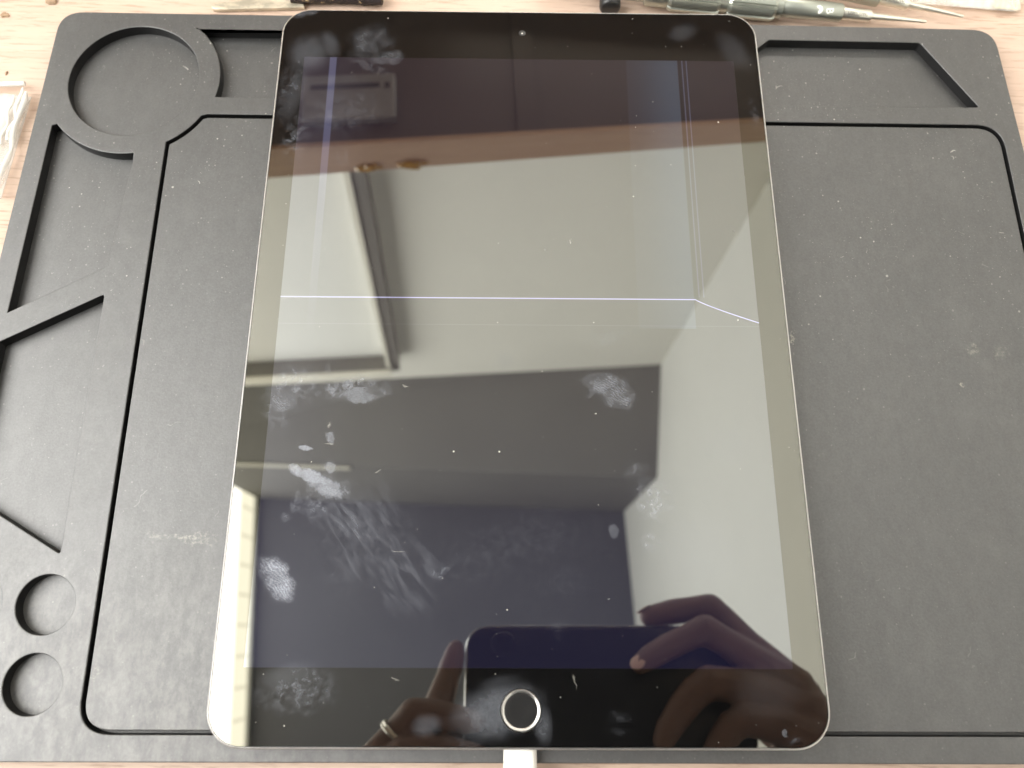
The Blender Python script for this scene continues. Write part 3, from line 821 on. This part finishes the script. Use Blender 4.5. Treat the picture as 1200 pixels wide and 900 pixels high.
SKIN = NT("skin"); f = SKIN.noise(SKIN.mm(), .12, 4)
SKIN.bsdf(Base_Color=SKIN.mix(f, W4(.15, .093, .08), W4(.20, .125, .11)), Roughness=.5, Specular_IOR_Level=.4); SKIN.bump(SKIN.noise(SKIN.mm(), .7, 4), .25, .0006)
SKIN = SKIN.m
M_nail = simple("fingernail", (.72, .52, .45), .3, 0, .5)
person = bpy.data.objects.new("person", None); col.objects.link(person); person.empty_display_size = .01; person.matrix_world = PHM
tag(person, "person's two hands holding the smartphone above the tablet, a silver ring on one finger", "person")


def make_hand(name, chains, parent):
    bm = bmesh.new()
    for ch in chains:
        ch = [Vector(c_) if len(c_) == 4 else None for c_ in ch]
        for a_, b_ in zip(ch, ch[1:]):
            L_ = (a_.xyz - b_.xyz).length; n_ = max(2, int(L_ / (min(a_.w, b_.w) * .28)))
            for i in range(n_ + 1):
                q_ = a_.lerp(b_, i / n_)
                bmesh.ops.create_icosphere(bm, subdivisions=2, radius=q_.w * S, matrix=Matrix.Translation(q_.xyz * S))
    me = bpy.data.meshes.new(name); bm.to_mesh(me); bm.free()
    o = bpy.data.objects.new(name, me); col.objects.link(o)
    rm = o.modifiers.new("r", "REMESH"); rm.mode = "VOXEL"; rm.voxel_size = 1.1 * S
    sm = o.modifiers.new("s", "SMOOTH"); sm.iterations = 7; sm.factor = .5
    dg = bpy.context.evaluated_depsgraph_get(); me2 = bpy.data.meshes.new_from_object(o.evaluated_get(dg))
    bpy.data.objects.remove(o)
    return finish(name, me2, SKIN, parent, True, 180)


RH = [
    [(85.6, 11.9, 5, 5.6), (90, 12.8, 5, 6.8), (101.2, 14.9, 5, 7.8), (112, 16.4, 5, 7.6), (122.8, 17.2, 5, 8.6), (131, 8, 4, 8.4), (139.3, -4.4, 3, 9.5), (158, -28, 1, 13)],
    [(76.2, -18.6, -6, 5.6), (82, -15, -7, 7.0), (92.6, -9.6, -7.5, 7.6), (104, -4.5, -9, 7.6), (114.5, -0.4, -9, 8.8), (126, -7, -7, 8.6), (140, -17.0, -5, 10.0), (160.3, -31, 0, 14.0)],
    [(84.5, -58.0, -6, 6.0), (88, -52, -7.5, 7.4), (96.5, -41.5, -8, 8.4), (104, -34.5, -10, 8.8), (112, -29.8, -11, 9.6), (126, -31, -10, 9.8), (142, -35, -7, 10.6), (165.0, -43.2, 0, 15.0)],
    [(108.5, -72.3, -5, 5.6), (110, -66, -6.5, 7.2), (115.5, -57.5, -8.5, 8), (121, -51.5, -10.5, 8.2), (129, -48.4, -11, 9.0), (147, -50.0, -7, 11.0), (166.2, -58.3, 0, 15.0)],
    [(158, -28, 1, 13.0), (164, -36, 3, 14.5), (165, -45.0, 3, 16), (163.7, -62.1, 4, 19), (169.3, -93.6, 8, 24), (180, -118, 14, 25), (200, -150, 26, 28), (262, -245, 60, 36)],
    [(164.8, -66, 9, 14.0), (157, -52, 17, 11.0), (141, -38, 18.5, 9.5), (128, -30, 18, 8.4), (119, -26, 17.3, 6.8)],
]
LH = [
    [(-26.8, -6.3, 4, 4.6), (-27.6, -10, 4.2, 6.0), (-29.4, -17.5, 4.4, 7.2), (-31, -23, 4, 7.0), (-32.8, -30, 3, 7.9), (-37, -44, 1, 8.6), (-52.9, -66.3, 0, 12)],
    [(-15.5, -48.6, -5.5, 5.6), (-20, -48, -7, 7.0), (-30, -46.1, -8.5, 7.6), (-38, -44.6, -9, 7.6), (-47.5, -44.8, -8, 8.6), (-54, -50.5, -4, 8.0), (-60, -57, -2, 8.2), (-71, -73.0, 0, 12)],
    [(-13.1, -65.1, -5.5, 6.0), (-20, -64.5, -7.5, 7.2), (-31, -62.8, -9, 7.8), (-40, -62, -9.5, 7.8), (-51, -63.5, -9, 8.6), (-62, -72, -5, 9), (-73.5, -86, 0, 12)],
    [(-52.9, -66.3, 0, 12), (-66, -78, 2, 15), (-71, -95, 4, 19), (-79.1, -122, 10, 23), (-92, -150, 20, 26), (-135, -245, 60, 35)],
    [(-68, -84, 9, 14), (-55, -68, 17, 11), (-38, -58, 18, 9.2), (-24, -52, 17.5, 8.2), (-14, -49, 17.2, 6.6)],
]
rh = make_hand("right_hand_skin", RH, person); rh.name = "hand"; rh["label"] = "hand with fingers folded over the phone back"
lh = make_hand("left_hand_skin", LH, person); lh.name = "hand"; lh["label"] = "hand wearing a silver ring at the phone's short side"


def nail(at_, fwd, up_, w, l, parent):
    fwd = Vector(fwd).normalized(); up_ = Vector(up_); up_ = (up_ - fwd * up_.dot(fwd)).normalized(); sd = fwd.cross(up_)
    bm = bmesh.new(); bmesh.ops.create_uvsphere(bm, u_segments=20, v_segments=12, radius=1)
    m_ = Matrix((sd, fwd, up_)).transposed()
    for v_ in bm.verts:
        c_ = v_.co.copy(); z = (c_.z * .5 - .42 * c_.x * c_.x * w * .35)
        v_.co = (m_ @ Vector((c_.x * w, c_.y * l, z)) + Vector(at_)) * S
    me = bpy.data.meshes.new("fingernail"); bm.to_mesh(me); bm.free(); return finish("fingernail", me, M_nail, parent, True, 180)
nail((83.0, 16.2, 4.2), (-1, -.55, 0), (-.5, 1, 0), 3.9, 4.6, rh)
nail((74.0, -18.5, -10.2), (-1, -.6, .45), (-.4, .1, -1), 3.9, 4.6, rh)
nail((-31.3, -8.2, 4.2), (.25, 1, 0), (-1, .25, 0), 3.6, 5.0, lh)
ring_c = Vector((-57.0, -53.8, -3)); ring_d = Vector((-60, -57, -2)) - Vector((-54, -50.5, -4))
mb = MB(); mb.lathe([(-1.5, 8.6), (-1.6, 9.2), (-1.0, 9.7), (-.2, 9.3), (.2, 9.3), (1.0, 9.7), (1.6, 9.2), (1.5, 8.6)], ring_c, ring_d, 48, False)
mb.build("ring", M_steel, lh)

# ------------------------------------------------------------------ light
w = bpy.data.worlds.new("World"); sc.world = w; w.use_nodes = True
bg = w.node_tree.nodes["Background"]; bg.inputs[0].default_value = (.95, .93, .9, 1); bg.inputs[1].default_value = .10
def area(name, loc, target, sx, sy, power, colr):
    l = bpy.data.lights.new(name, "AREA"); l.shape = "RECTANGLE"; l.size = sx * S; l.size_y = sy * S; l.energy = power; l.color = colr
    o = bpy.data.objects.new(name, l); col.objects.link(o); o.location = Vector(loc) * S
    o.rotation_euler = (Vector(target) - Vector(loc)).to_track_quat("-Z", "Y").to_euler(); return o
area("bench_lamp", (90, 570, 300), (60, 200, -8), 300, 40, .72, (1.0, .94, .86))

sc.render.engine = "CYCLES"
sc.cycles.use_denoising = True
sc.cycles.max_bounces = 8; sc.cycles.glossy_bounces = 4; sc.cycles.diffuse_bounces = 4; sc.cycles.transparent_max_bounces = 8
sc.cycles.sample_clamp_indirect = 12
sc.view_settings.view_transform = "Standard"; sc.view_settings.look = "None"; sc.view_settings.exposure = 0; sc.view_settings.gamma = 1
